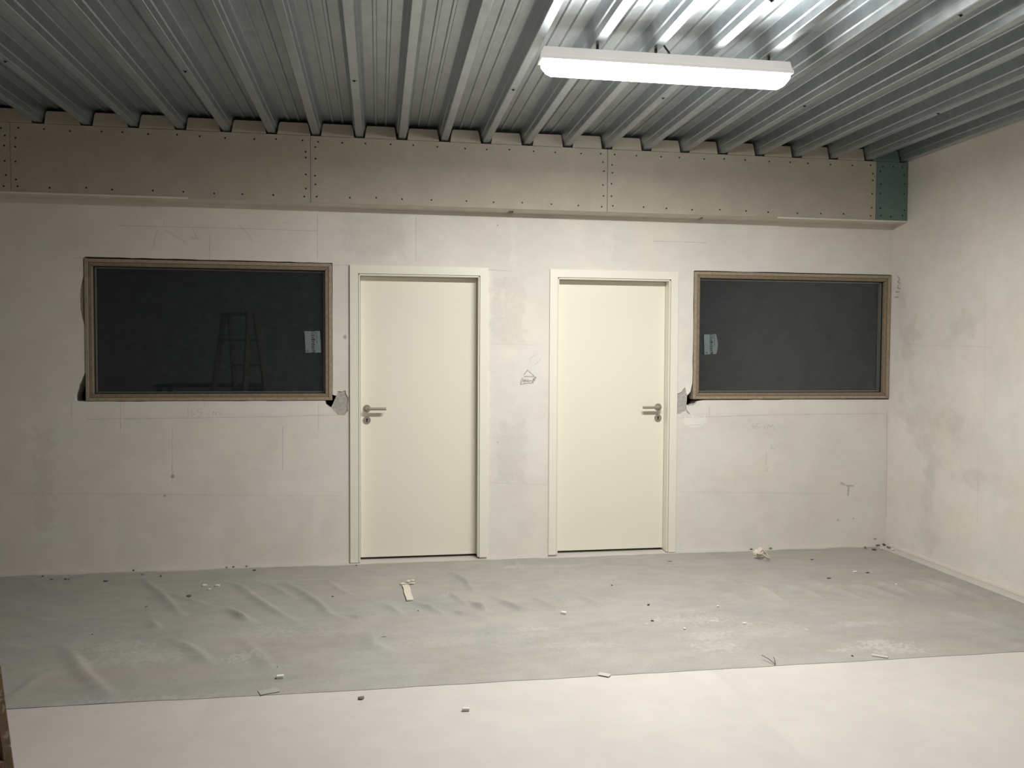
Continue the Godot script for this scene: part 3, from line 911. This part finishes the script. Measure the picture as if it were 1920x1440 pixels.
func make_window(called: String, x0: float, x1: float, y0: float, y1: float, leftmost: bool, label: String) -> void:
	var w := structure(called, label, "window")
	ring_bars("frame_bar", x0, x1, y0, y1, 0.022, -0.085, 0.006, M.wood, w)
	ring_bars("glazing_bead", x0 + 0.0222, x1 - 0.0222, y0 + 0.0222, y1 - 0.0222, 0.024, -0.085, 0.002, M.bead_wood, w, 0.003)
	var i := 0.0465
	ring_bars("gasket", x0 + i, x1 - i, y0 + i, y1 - i, 0.004, -0.058, -0.027, M.rubber, w, 0.0005)
	ring_bars("spacer", x0 + i + 0.0045, x1 - i - 0.0045, y0 + i + 0.0045, y1 - i - 0.0045, 0.009, -0.050, -0.036, M.alu, w, 0.0005)
	for z in [-0.033, -0.053]:
		var st := new_st()
		quad(st, Vector3(x0 + i, y0 + i, z), Vector3(x1 - i, y0 + i, z), Vector3(x1 - i, y1 - i, z), Vector3(x0 + i, y1 - i, z), Vector3.BACK)
		put(st, "pane", M.glass, w)
	# the maker's paper label stuck on the pane, its lettering running downwards
	var c := on_z(586.5 if leftmost else 1333.0, 641.0 if leftmost else 645.5, -0.031)
	var lab := MeshInstance3D.new()
	var hw := 0.052
	var hh := 0.074
	var st := new_st()
	var n := 8
	for r in n:
		for s in [0, 1]:
			var ys := [-hh + 2 * hh * r / n, -hh + 2 * hh * (r + 1) / n]
			var q := []
			for y in ys:
				for sx in [-1.0, 1.0]:
					var x: float = sx * hw
					var z := 0.0
					if not leftmost and sx > 0.0:
						x += 0.008 * cos(y / hh * 2.2) - 0.006
						z = 0.0008 * (1.0 + cos(y / hh * 3.0))
					if leftmost:
						x += 0.004 * y / hh * -0.6
					q.append(Vector3(x, y, z + s * 0.0004))
			face(st, [q[0], q[1], q[3]], Vector3.BACK if s == 1 else Vector3.FORWARD)
			face(st, [q[0], q[3], q[2]], Vector3.BACK if s == 1 else Vector3.FORWARD)
	lab = put(st, "glass_label", plain(Color(0.42, 0.465, 0.46), 0.7), w)
	lab.position = Vector3(c.x, c.y, -0.0325)
	lab.rotation.z = 0.02 if leftmost else 0.045
	lab.set_meta("label", "pale paper label stuck on the dark pane")
	var ink := plain(Color(0.12, 0.13, 0.13), 0.8)
	var words := [["Glas", "Droid Serif", 400, true, 0.033, Vector2(0.004, 0.042), 0.5], ["Trösch", "Droid Sans", 800, false, 0.032, Vector2(0.003, -0.026), 1.0], ["Glas Trösch Gruppe", "Droid Sans", 400, false, 0.009, Vector2(0.028, 0.030), 0.6], ["CE", "Droid Sans", 700, false, 0.012, Vector2(-0.036, -0.060), 0.7]]
	for t in words:
		var tm := TextMesh.new()
		var f := SystemFont.new()
		f.font_names = PackedStringArray([t[1]])
		f.font_weight = t[2]
		f.font_italic = t[3]
		tm.font = f
		tm.text = t[0]
		tm.font_size = 64
		tm.pixel_size = t[4] / 64.0
		tm.depth = 0.0004
		var o := MeshInstance3D.new()
		o.name = "lettering"
		o.mesh = tm
		o.material_override = ink
		lab.add_child(o, true)
		o.position = Vector3(t[5].x, t[5].y, 0.0010 if leftmost else 0.0022)
		o.rotation.z = -PI / 2

# ---------------------------------------------------------------- dust sheet
var sheet_h := PackedFloat32Array()
const GX := 620
const GZ := 180
const SZ0 := 0.055
const SZ1 := 2.232
const SXA := -3.2
const SXB := 4.455

func ridge(list: Array, off: Vector2, s: float, amp: float, width: float) -> void:
	var pts := []
	for q in list:
		var p := on_y(off.x + q[0] / s, off.y + q[1] / s, 0.0)
		pts.append(Vector2(p.x, p.z))
	var dx := (SXB - SXA) / GX
	var dz := (SZ1 - SZ0) / GZ
	var lo := Vector2(1e9, 1e9)
	var hi := -lo
	var total := 0.0
	for k in pts.size():
		lo = lo.min(pts[k])
		hi = hi.max(pts[k])
		if k > 0:
			total += pts[k].distance_to(pts[k - 1])
	var m := width * 3.0
	var more := 1.0 + 1.5 * smoothstep(0.2, 1.6, pts[0].x) + 1.2 * smoothstep(2.2, 3.6, pts[0].x)
	for iz in range(maxi(0, int((lo.y - m - SZ0) / dz)), mini(GZ, int((hi.y + m - SZ0) / dz)) + 1):
		for ix in range(maxi(0, int((lo.x - m - SXA) / dx)), mini(GX, int((hi.x + m - SXA) / dx)) + 1):
			var c := Vector2(SXA + ix * dx, SZ0 + iz * dz)
			var d := 1e9
			var run := 0.0
			var at := 0.0
			var side := 0.0
			for k in pts.size() - 1:
				var q := Geometry2D.get_closest_point_to_segment(c, pts[k], pts[k + 1])
				var e := c.distance_to(q)
				if e < d:
					d = e
					at = run + q.distance_to(pts[k])
					side = (pts[k + 1] - pts[k]).cross(c - q)
				run += pts[k].distance_to(pts[k + 1])
			var along := sin(PI * clampf(at / total * 0.86 + 0.07, 0.0, 1.0))
			# a fold is steeper on the side it leans to
			var wd := width * (1.05 if side > 0.0 else 0.6)
			sheet_h[iz * (GX + 1) + ix] += 0.8 * amp * more * along * exp(-d * d / (wd * wd))

func make_sheet() -> void:
	sheet_h.resize((GX + 1) * (GZ + 1))
	var nz := noise(91, 1.1, 3)
	var nf := noise(92, 5.0, 3)
	for iz in GZ + 1:
		for ix in GX + 1:
			var x := SXA + (SXB - SXA) * ix / GX
			var z := SZ0 + (SZ1 - SZ0) * iz / GZ
			var swell := 0.010 * exp(-pow((z - 1.42 + 0.10 * sin(x * 0.9)) / 0.16, 2.0)) - 0.0
			swell += 0.009 * exp(-pow((z - 0.62) / 0.25, 2.0))
			sheet_h[iz * (GX + 1) + ix] = 0.004 + swell * (0.7 + 0.6 * nz.get_noise_2d(x * 1.3, z)) + 0.002 * absf(nz.get_noise_2d(x, z * 1.6 + 9.0)) + 0.0016 * nf.get_noise_2d(x + z * 0.6, z * 1.6)
	var a := Vector2(0, 1050)
	for q in [[[[1080, 150], [1180, 240], [1300, 350], [1370, 430]], .016, .030], [[[1190, 240], [1330, 280], [1560, 350], [1700, 370]], .013, .026], [[[1720, 370], [1830, 440], [1920, 480]], .018, .030], [[[1130, 460], [1200, 530]], .012, .03], [[[490, 670], [570, 760], [640, 860], [760, 960], [830, 1030]], .017, .042], [[[1270, 610], [1400, 650], [1500, 710], [1600, 800]], .014, .036], [[[1600, 140], [1800, 210], [1920, 270]], .010, .025], [[[150, 420], [400, 470], [760, 480]], .006, .04], [[[0, 640], [200, 690], [420, 690]], .008, .05], [[[60, 1050], [180, 960], [330, 850]], .006, .03], [[[200, 150], [330, 210], [380, 230]], .006, .03], [[[560, 150], [700, 110], [860, 90]], .006, .02]]:
		ridge(q[0], a, 4.0, q[1], q[2])
	a = Vector2(440, 1040)
	for q in [[[[30, 250], [180, 350], [330, 440], [490, 530]], .018, .030], [[[150, 205], [300, 260], [450, 340]], .010, .022], [[[380, 220], [560, 320], [660, 390], [720, 460], [830, 490]], .020, .030], [[[850, 460], [940, 480], [1050, 480]], .012, .022], [[[700, 210], [800, 280], [900, 320]], .011, .025], [[[70, 650], [170, 740], [240, 820], [290, 890]], .011, .040], [[[1010, 610], [1060, 690], [1220, 760]], .011, .045], [[[1140, 380], [1260, 460]], .012, .028], [[[1350, 360], [1450, 400], [1580, 470]], .014, .028], [[[1640, 430], [1720, 465], [1900, 485]], .010, .020], [[[1480, 325], [1620, 300], [1750, 390]], .010, .020], [[[1620, 140], [1740, 210], [1800, 290]], .012, .025], [[[1740, 350], [1900, 440]], .012, .022], [[[0, 440], [110, 510]], .014, .026], [[[900, 90], [1080, 150], [1200, 165]], .006, .02], [[[880, 340], [1000, 350], [1120, 370]], .005, .02]]:
		ridge(q[0], a, 4.0, q[1], q[2])
	a = Vector2(900, 1030)
	for q in [[[[110, 370], [220, 430], [320, 470], [520, 490]], .013, .024], [[[400, 370], [520, 430], [600, 470]], .009, .022], [[[500, 360], [700, 410]], .007, .02], [[[730, 350], [870, 420], [1000, 460]], .011, .026], [[[1100, 340], [1300, 390], [1500, 430]], .009, .028], [[[1650, 340], [1800, 410]], .008, .025], [[[250, 90], [320, 170]], .007, .02], [[[700, 110], [1000, 140], [1400, 160]], .005, .03], [[[1100, 120], [1300, 170], [1600, 200]], .005, .03], [[[0, 420], [60, 470]], .010, .025], [[[0, 240], [300, 290], [600, 330]], .004, .025]]:
		ridge(q[0], a, 4.0, q[1], q[2])
	a = Vector2(1340, 1010)
	for q in [[[[200, 280], [330, 340], [420, 385]], .010, .026], [[[420, 290], [560, 330], [690, 385]], .008, .024], [[[600, 280], [750, 330], [920, 380]], .010, .026], [[[850, 290], [1050, 350], [1150, 375]], .010, .024], [[[1000, 270], [1250, 360]], .009, .022], [[[1200, 260], [1500, 360]], .010, .026], [[[1300, 250], [1700, 390]], .010, .026], [[[1400, 450], [1700, 530], [1900, 580]], .006, .03], [[[1650, 620], [1900, 640]], .005, .03], [[[640, 480], [900, 540], [1150, 570]], .004, .03], [[[0, 240], [150, 290]], .006, .025], [[[60, 340], [180, 390]], .008, .025]]:
		ridge(q[0], a, 3.31, q[1], q[2])
	# pinned flat along its taped front edge
	var vs := PackedVector3Array()
	var ns := PackedVector3Array()
	var us := PackedVector2Array()
	var id := PackedInt32Array()
	var dx := (SXB - SXA) / GX
	var dz := (SZ1 - SZ0) / GZ
	var ne := noise(95, 1.5, 3)
	for iz in GZ + 1:
		for ix in GX + 1:
			var k := iz * (GX + 1) + ix
			var f := minf(1.0, minf(float(GZ - iz) / 8.0, float(iz) / 4.0 + 0.1))
			f = minf(f, minf(1.0, float(GX - ix) / 6.0 + 0.1))
			sheet_h[k] = 0.0018 + (sheet_h[k] - 0.0018) * clampf(f + 0.03, 0.0, 1.0)
	for iz in GZ + 1:
		for ix in GX + 1:
			var k := iz * (GX + 1) + ix
			var x := SXA + ix * dx
			var z := SZ0 + iz * dz
			var zz := z
			if iz == GZ:
				zz += ne.get_noise_2d(x * 2.0, 3.0) * 0.006 - 0.02 * clampf((0.3 - x) / 1.2, 0.0, 1.0)
			if iz == 0:
				zz += ne.get_noise_2d(x * 1.5, 8.0) * 0.03
			var hx := (sheet_h[iz * (GX + 1) + mini(ix + 1, GX)] - sheet_h[iz * (GX + 1) + maxi(ix - 1, 0)]) / (2.0 * dx)
			var hz := (sheet_h[mini(iz + 1, GZ) * (GX + 1) + ix] - sheet_h[maxi(iz - 1, 0) * (GX + 1) + ix]) / (2.0 * dz)
			vs.append(Vector3(x, sheet_h[k], zz))
			ns.append(Vector3(-hx, 1.0, -hz).normalized())
			us.append(Vector2((x - SX0) / SW, z / SW * 2048.0 / 640.0))
	for iz in GZ:
		for ix in GX:
			var k := iz * (GX + 1) + ix
			id.append_array([k, k + 1, k + GX + 2, k, k + GX + 2, k + GX + 1])
	# turned-down edges, so that the cloth has a visible thickness
	for run in [[0, GX + 1, 1, Vector3.FORWARD], [GZ * (GX + 1), (GZ + 1) * (GX + 1), 1, Vector3.BACK], [GX, (GZ + 1) * (GX + 1), GX + 1, Vector3.RIGHT]]:
		var prev := -1
		for k in range(run[0], run[1], run[2]):
			var b := vs.size()
			vs.append(vs[k]); ns.append(run[3]); us.append(us[k])
			vs.append(Vector3(vs[k].x, 0.0002, vs[k].z)); ns.append(run[3]); us.append(us[k])
			if prev >= 0:
				id.append_array([prev, b, b + 1, prev, b + 1, prev + 1])
			prev = b
	var arr := []
	arr.resize(Mesh.ARRAY_MAX)
	arr[Mesh.ARRAY_VERTEX] = vs
	arr[Mesh.ARRAY_NORMAL] = ns
	arr[Mesh.ARRAY_TEX_UV] = us
	arr[Mesh.ARRAY_INDEX] = id
	var mesh := ArrayMesh.new()
	mesh.add_surface_from_arrays(Mesh.PRIMITIVE_TRIANGLES, arr)
	var m := plain(Color.WHITE, 0.8)
	m.albedo_texture = tex(sheet_image())
	var o := put_mesh(mesh, "dust_sheet", m, self)
	tag(o, "wrinkled grey-green fleece dust sheet covering the floor before the doors", "dust sheet")
	# strips of tape that hold its front edge
	var tape := plain(Color(0.76, 0.74, 0.70), 0.6)
	for q in [[505, 1296, 0.085, 0.05, 0.35, "strip of pale tape at the sheet's front edge near its left end"], [1134, 1265, 0.055, 0.035, -0.6, "strip of pale tape at the middle of the sheet's front edge"], [1650, 1230, 0.075, 0.03, -0.6, "strip of pale tape at the sheet's front edge toward the right wall"]]:
		var p := on_y(q[0], q[1], 0.004)
		var t := base("tape_strip", Vector3(p.x, 0.0, p.z))
		t.rotation.y = q[4]
		tag(t, q[5], "tape", "tape strips on the dust sheet")
		var st := new_st()
		var w: float = q[2] / 2
		var d: float = q[3] / 2
		prism(st, PackedVector2Array([Vector2(-w, -d), Vector2(w * 0.9, -d * 1.1), Vector2(w, d * 0.4), Vector2(w * 0.6, d), Vector2(-w * 0.2, d * 0.85), Vector2(-w, d)]), 0.0, 0.0012)
		var s := put(st, "tape", tape if q[0] > 600 else plain(Color(0.685, 0.675, 0.645), 0.6), t)
		s.rotation.x = -PI / 2
		s.position.y = 0.0046

# ---------------------------------------------------------------- ladder
func make_ladder() -> void:
	var spruce := plain(Color.WHITE, 0.75)
	var img := mottled(256, 512, Color(0.42, 0.345, 0.26), [[101, 0.03, 0.22, 0.3], [102, 0.15, 0.12, 0.5]])
	for k in 90:
		blotch(img, Vector2(rng.randf_range(0, 256), rng.randf_range(0, 512)), Vector2(rng.randf_range(2, 9), rng.randf_range(3, 14)), Color(0.80, 0.77, 0.71) if k % 3 else Color(0.24, 0.19, 0.14), 0.85, 600 + k, 0.9, 0.12)
	spruce.albedo_texture = tex(img)
	spruce.uv1_triplanar = true
	spruce.uv1_world_triplanar = true
	spruce.uv1_scale = Vector3(2.4, 1.2, 2.4)
	var th := -0.719
	var H := 1.854
	var W := 0.395
	var S := 0.535
	var fl := 0.113
	var o := base("stepladder", Vector3(-0.752, 0, 3.264))
	tag(o, "plaster-spattered wooden stepladder at the left edge of the picture", "stepladder")
	var e := Vector3(cos(th), 0, sin(th))
	var n := Vector3(-sin(th), 0, cos(th))
	var feet := {}
	for k in [-1.0, 1.0]:
		for s in [-1.0, 1.0]:
			var tp: Vector3 = Vector3(0, H, 0) + e * s * W / 2.0 + n * k * 0.04
			var bt: Vector3 = e * s * (W / 2.0 + fl) + n * k * S / 2.0
			feet[[k, s]] = [bt, tp]
			var st := new_st()
			beam(st, bt + Vector3(0, 0.004, 0), tp, n, 0.058, 0.026)
			put(st, "rail", spruce, o)
	for k in [-1.0, 1.0]:
		for r in range(1, 7):
			var t := r * 0.265 / H
			if k < 0.0 and r % 3 != 0:
				continue
			var a: Vector3 = feet[[k, -1.0]][0].lerp(feet[[k, -1.0]][1], t)
			var b: Vector3 = feet[[k, 1.0]][0].lerp(feet[[k, 1.0]][1], t)
			var st := new_st()
			beam(st, a + e * 0.014, b - e * 0.014, n, 0.075 if k > 0.0 else 0.035, 0.022)
			put(st, "step" if k > 0.0 else "brace", spruce, o)
	var st := new_st()
	box(st, Vector3(-W / 2 - 0.03, H, -0.09), Vector3(W / 2 + 0.03, H + 0.024, 0.09), 0.003, Transform3D(Basis(e, Vector3.UP, e.cross(Vector3.UP)), Vector3.ZERO))
	put(st, "top_board", spruce, o)

# ---------------------------------------------------------------- behind the viewer
func make_rear_things() -> void:
	# seen only as faint reflections in the left pane
	var k := 0
	for q in [[-1.12, -0.94, "narrow pale board on the rear wall, mirrored in the left window"], [-0.72, -0.10, "wide pale board on the rear wall, mirrored in the left window"]]:
		var o := box_part("wall_board", Vector3(q[0], 1.48, ZR - 0.02), Vector3(q[1], 2.3, ZR - 0.0005), plain(Color(0.80, 0.79, 0.76), 0.8), self, 0.002)
		tag(o, q[2], "board", "pale boards on the rear wall")
		k += 1
	var t := base("work_table", Vector3(-1.38, 0, 5.1))
	tag(t, "plain work table behind the viewer, mirrored at the foot of the left window", "table")
	var m := plain(Color(0.16, 0.13, 0.10), 0.7)
	box_part("table_top", Vector3(-0.62, 1.03, -0.3), Vector3(0.62, 1.06, 0.3), m, t, 0.003)
	for x in [-0.57, 0.57]:
		for z in [-0.26, 0.26]:
			box_part("leg", Vector3(x - 0.025, 0.0, z - 0.025), Vector3(x + 0.025, 1.03, z + 0.025), m, t, 0.002)

# ---------------------------------------------------------------- debris
func sheet_y(x: float, z: float) -> float:
	if z > SZ1 or z < SZ0 or x > SXB:
		return 0.0
	var ix := clampi(int(round((x - SXA) / (SXB - SXA) * GX)), 1, GX - 1)
	var iz := clampi(int(round((z - SZ0) / (SZ1 - SZ0) * GZ)), 1, GZ - 1)
	return sheet_h[iz * (GX + 1) + ix]

func ground(u: float, v: float) -> Vector3:
	var p := on_y(u, v, 0.0)
	var y := sheet_y(p.x, p.z)
	for k in 3:
		p = on_y(u, v, y)
		y = sheet_y(p.x, p.z)
	return Vector3(p.x, y, p.z)

func lump(size: Vector3, seed_: int, rough := 0.35, cut := 5) -> Mesh:
	# an irregular chip with flat facets, resting on y = 0
	var r := RandomNumberGenerator.new()
	r.seed = seed_
	var rows := []
	for i in cut:
		var row := []
		var a := PI * i / (cut - 1)
		for k in 8:
			var b := TAU * k / 8
			var q := 1.0 + r.randf_range(-rough, rough)
			row.append(Vector3(sin(a) * cos(b), cos(a), sin(a) * sin(b)) * q * size * 0.5)
		if i == 0 or i == cut - 1:
			for k in 8:
				row[k] = row[0]
		rows.append(row)
	var low := 1e9
	for row in rows:
		for v in row:
			low = minf(low, v.y)
	var st := new_st()
	for i in cut - 1:
		for k in 8:
			var p := [rows[i][k], rows[i][(k + 1) % 8], rows[i + 1][(k + 1) % 8], rows[i + 1][k]]
			for w in [[0, 1, 2], [0, 2, 3]]:
				var A: Vector3 = p[w[0]]
				var B: Vector3 = p[w[1]]
				var C: Vector3 = p[w[2]]
				var nn := (B - A).cross(C - A)
				if nn.length() < 1e-12:
					continue
				nn = nn.normalized()
				if nn.dot(A + B + C) < 0.0:
					nn = -nn
				var up := Vector3(0, -low, 0)
				tri(st, A + up, B + up, C + up, nn)
	return st.commit()

func make_debris() -> void:
	var white := plain(Color(0.88, 0.87, 0.84), 0.85)
	var dark := plain(Color(0.36, 0.34, 0.31), 0.9)
	var mid := plain(Color(0.46, 0.44, 0.41), 0.9)
	var cream := plain(Color(0.85, 0.82, 0.755), 0.9)
	# chips: [u, v, kind, size in mm along x, y, z, turn, label]
	var list := [
		[383.5, 1099, "w", 26, 11, 16, 0.2, "white plaster chip on the sheet, leftmost of three in front of the left window"],
		[408, 1099.6, "w", 26, 11, 15, -0.1, "white plaster chip on the sheet, rightmost of three in front of the left window"],
		[392.6, 1106, "w", 20, 9, 14, 0.5, "white plaster chip nearest the viewer of three in front of the left window"],
		[353.6, 1119, "d", 40, 14, 34, 0.6, "dark ragged scrap on the sheet beside three white chips"],
		[198, 1090.5, "d", 40, 10, 14, 0.0, "flat dark splinter on the sheet far left near the wall"],
		[274.5, 1138, "d", 8, 6, 30, -0.4, "short dark sliver lying on the sheet left of the dark scrap"],
		[525, 1271.7, "w", 32, 14, 20, 0.1, "white plaster chip on the sheet near its front edge left of centre"],
		[520, 1251, "d", 7, 5, 9, 0.0, "tiny dark crumb just behind a white chip near the sheet's front edge"],
		[677, 1310.7, "m", 38, 12, 26, 0.5, "flat grey chip on the bare pale floor"],
		[873.4, 1333, "w", 30, 13, 15, -0.1, "white plaster chip on the bare pale floor"],
		[1056.8, 1151, "w", 30, 13, 20, -0.6, "white plaster chip on the sheet in front of the right door"],
		[1216, 1135, "d", 30, 12, 18, 0.7, "dark chip with a tail, right of the white chip before the right door"],
		[1222.7, 1165, "d", 24, 9, 14, -0.4, "dark flat chip, nearer the viewer of the dark pair before the right door"],
		[1147, 1098, "d", 18, 7, 10, -0.5, "small dark chip on the sheet close to the right door"],
		[784, 1146, "d", 9, 6, 8, 0.0, "tiny dark crumb on the sheet below the dried filler strip"],
		[720, 1194, "m", 34, 3, 8, 0.1, "thin grey splinter on the sheet in front of the left door"],
		[623.7, 1119, "d", 20, 6, 9, -0.1, "small dark splinter on the sheet left of the left door"],
		[477.6, 1070, "d", 32, 9, 12, 0.0, "long dark splinter close to the wall, left of the left door"],
		[1283.6, 1180, "w", 18, 8, 14, 0.4, "small white crumb on the dusty patch of sheet before the right window"],
		[1397, 1170, "w", 22, 8, 12, 0.2, "white crumb on the sheet before the right window, right of the dusty patch"],
		[1346, 1138, "w", 14, 9, 12, 0.9, "small upright white crumb on the sheet before the right window"],
		[1256, 1053, "m", 40, 5, 10, -0.3, "grey splinter on the sheet at the right door's hinge side"],
		[1522, 1049.7, "d", 26, 9, 12, -0.3, "small dark chip near the wall right of the crumpled lump"],
		[1554, 1084.7, "d", 36, 8, 14, -0.2, "dark flat splinter on the sheet below the right window"],
		[1603, 1073, "w", 28, 8, 14, 0.1, "white plaster chip left of a dark chip below the right window"],
		[1626.5, 1074.5, "d", 34, 8, 14, -0.1, "dark chip right of a white chip below the right window"],
		[1677.5, 1097.4, "w", 30, 9, 16, -0.2, "white plaster chip on the sheet nearest the right wall"],
		[1598, 1230.5, "d", 14, 8, 12, 0.3, "small dark crumb at the sheet's front edge near the right tape strip"],
		[1408.5, 1031, "d", 28, 12, 12, 0.0, "dark chip lying against the foot of the wall left of the crumpled lump"],
		[1445, 1029.5, "m", 26, 14, 14, 0.0, "grey chip lying against the foot of the wall right of the crumpled lump"],
		[1697, 1030, "m", 44, 26, 30, 0.4, "grey lump of mortar at the foot of the right wall in the corner"],
		[173, 1190, "d", 10, 5, 8, 0.0, "tiny dark crumb on the sheet at the far left"],
		[668, 1061, "d", 14, 8, 10, 0.0, "dark crumb beside the foot of the left door's casing"],
	]
	var n := 0
	for q in list:
		var p := ground(q[0], q[1])
		var m: Material = {"w": white, "d": dark, "m": mid}[q[2]]
		var called: String = {"w": "plaster_chip", "d": "dark_scrap", "m": "grey_chip"}[q[2]]
		var size := Vector3(q[3], q[4], q[5]) * (0.001 if q[2] == "w" else 0.00082)
		var mesh: Mesh
		if q[2] == "w" and q[3] > 24:
			var st := new_st()
			box(st, Vector3(-size.x / 2, 0, -size.z / 2), Vector3(size.x / 2, size.y, size.z / 2), 0.0022)
			mesh = st.commit()
		else:
			mesh = lump(size, 900 + n, 0.3)
		var o := put_mesh(mesh, called, m, self)
		o.position = Vector3(p.x, p.y + 0.0004, maxf(p.z, 0.004 + size.z * 0.6))
		o.rotation.y = q[6]
		tag(o, q[7], "chip" if q[2] != "d" else "scrap", {"w": "white plaster chips on the floor", "d": "dark scraps on the floor", "m": "grey chips on the floor"}[q[2]])
		n += 1
	# crumbs swept into the right corner and along the left foot of the wall
	var order := ["first", "second", "third", "fourth", "fifth", "sixth", "seventh", "eighth", "ninth", "last"]
	var e := -1
	for q in [[1622, 1028], [1631, 1026], [1639, 1032], [1646, 1024], [1652, 1031], [1659, 1023], [1666, 1028], [1674, 1032]]:
		e += 1
		var p := ground(q[0], q[1])
		var o := put_mesh(lump(Vector3(0.034, 0.014, 0.016), 1200 + n, 0.35), "corner_crumb", [mid, cream, dark][n % 3], self)
		o.position = Vector3(minf(p.x, XR - 0.03), p.y + 0.0003, maxf(p.z, 0.02))
		o.rotation.y = n * 0.7
		tag(o, order[e] + " from the left of the eight rubble crumbs in the right floor corner", "crumb", "crumbs in the right floor corner")
		n += 1
	e = -1
	for q in [[80, 1081], [97, 1087], [123, 1087], [129, 1087], [253, 1068], [267, 1078], [302, 1081], [425, 1065], [439, 1062], [463, 1062]]:
		e += 1
		var p := ground(q[0], q[1])
		var o := put_mesh(lump(Vector3(0.018, 0.008, 0.012), 1200 + n, 0.35), "dust_crumb", dark if n % 2 else mid, self)
		o.position = Vector3(p.x, p.y + 0.0003, maxf(p.z, 0.012))
		o.rotation.y = n * 0.9
		tag(o, order[e] + " from the left of the ten small crumbs along the wall below the left window", "crumb", "crumbs along the wall below the left window")
		n += 1
	# the crumpled plaster lump near the right window
	var p := ground(1424, 1049)
	var c := base("crumpled_lump", Vector3(p.x, p.y + 0.016, maxf(p.z, 0.12)))
	tag(c, "crumpled cream lump of torn plaster tape near the wall below the right window", "lump")
	var st := new_st()
	var strips := [[Vector3(-0.03, 0.03, 0.01), Vector3(0.0, 0.028, 0.03), Vector3(0.025, 0.010, 0.05), Vector3(0.045, 0.004, 0.07)], [Vector3(0.02, 0.05, 0.0), Vector3(0.04, 0.03, 0.012), Vector3(0.05, 0.006, 0.03)]]
	for s in strips:
		for k in s.size() - 1:
			beam(st, s[k], s[k + 1], Vector3(0.2, 0.3, 1.0), 0.026, 0.004, 0.001)
	put(st, "torn_tape", cream, c)
	put_mesh(lump(Vector3(0.085, 0.05, 0.05), 1501, 0.32, 6), "crumple", cream, c).position = Vector3(-0.005, -0.006, -0.012)
	put_mesh(lump(Vector3(0.05, 0.045, 0.04), 1507, 0.3, 6), "crumple", cream, c).position = Vector3(0.012, 0.022, -0.01)
	# dried filler strip before the left door
	var a := ground(758, 1098)
	var f := base("filler_strip", Vector3(a.x, a.y + 0.003, a.z))
	tag(f, "dried cream strip of filler on the sheet in front of the left door", "filler strip")
	st = new_st()
	var pts := [[760, 1099, 0.020], [763, 1105, 0.021], [764, 1113, 0.021], [767, 1121, 0.020], [769, 1127, 0.020]]
	for k in pts.size() - 1:
		var g := ground(pts[k][0], pts[k][1]) - a
		var h := ground(pts[k + 1][0], pts[k + 1][1]) - a
		var up := Vector3(0, 0.006, 0)
		var w1 := Vector3(pts[k][2], 0, 0)
		var w2 := Vector3(pts[k + 1][2], 0, 0)
		face(st, [g - w1 + up, g + w1 + up, h + w2 + up, h - w2 + up], Vector3.UP)
		face(st, [g - w1 + up, h - w2 + up, h - w2, g - w1], Vector3.LEFT)
		face(st, [g + w1 + up, h + w2 + up, h + w2, g + w1], Vector3.RIGHT)
		if k == pts.size() - 2:
			face(st, [h - w2 + up, h + w2 + up, h + w2, h - w2], Vector3.BACK)
	put(st, "strip", cream, f)
	for q in [[756, 1097, 0.05, 0.012], [765, 1093, 0.03, 0.016], [773, 1092, 0.026, 0.018], [772, 1096, 0.04, 0.010]]:
		var g := ground(q[0], q[1]) - a
		put_mesh(lump(Vector3(q[2], q[3], 0.02), 1400 + n, 0.3), "filler_crumb", cream, f).position = g
		n += 1
	# a twist of thin wire at the sheet's front edge
	p = ground(1452, 1247)
	var wt := base("wire_twist", Vector3(p.x, 0.008, p.z))
	tag(wt, "thin dark wire twist sticking out at the sheet's front edge", "wire")
	st = new_st()
	tube(st, [Vector3(0, 0, 0.005), Vector3(-0.012, 0.012, -0.03), Vector3(-0.03, 0.018, -0.07)], 0.0016, 6)
	tube(st, [Vector3(0, 0, 0.005), Vector3(0.012, 0.010, -0.02), Vector3(0.02, 0.012, -0.05)], 0.0016, 6)
	put(st, "strand", dark, wt)
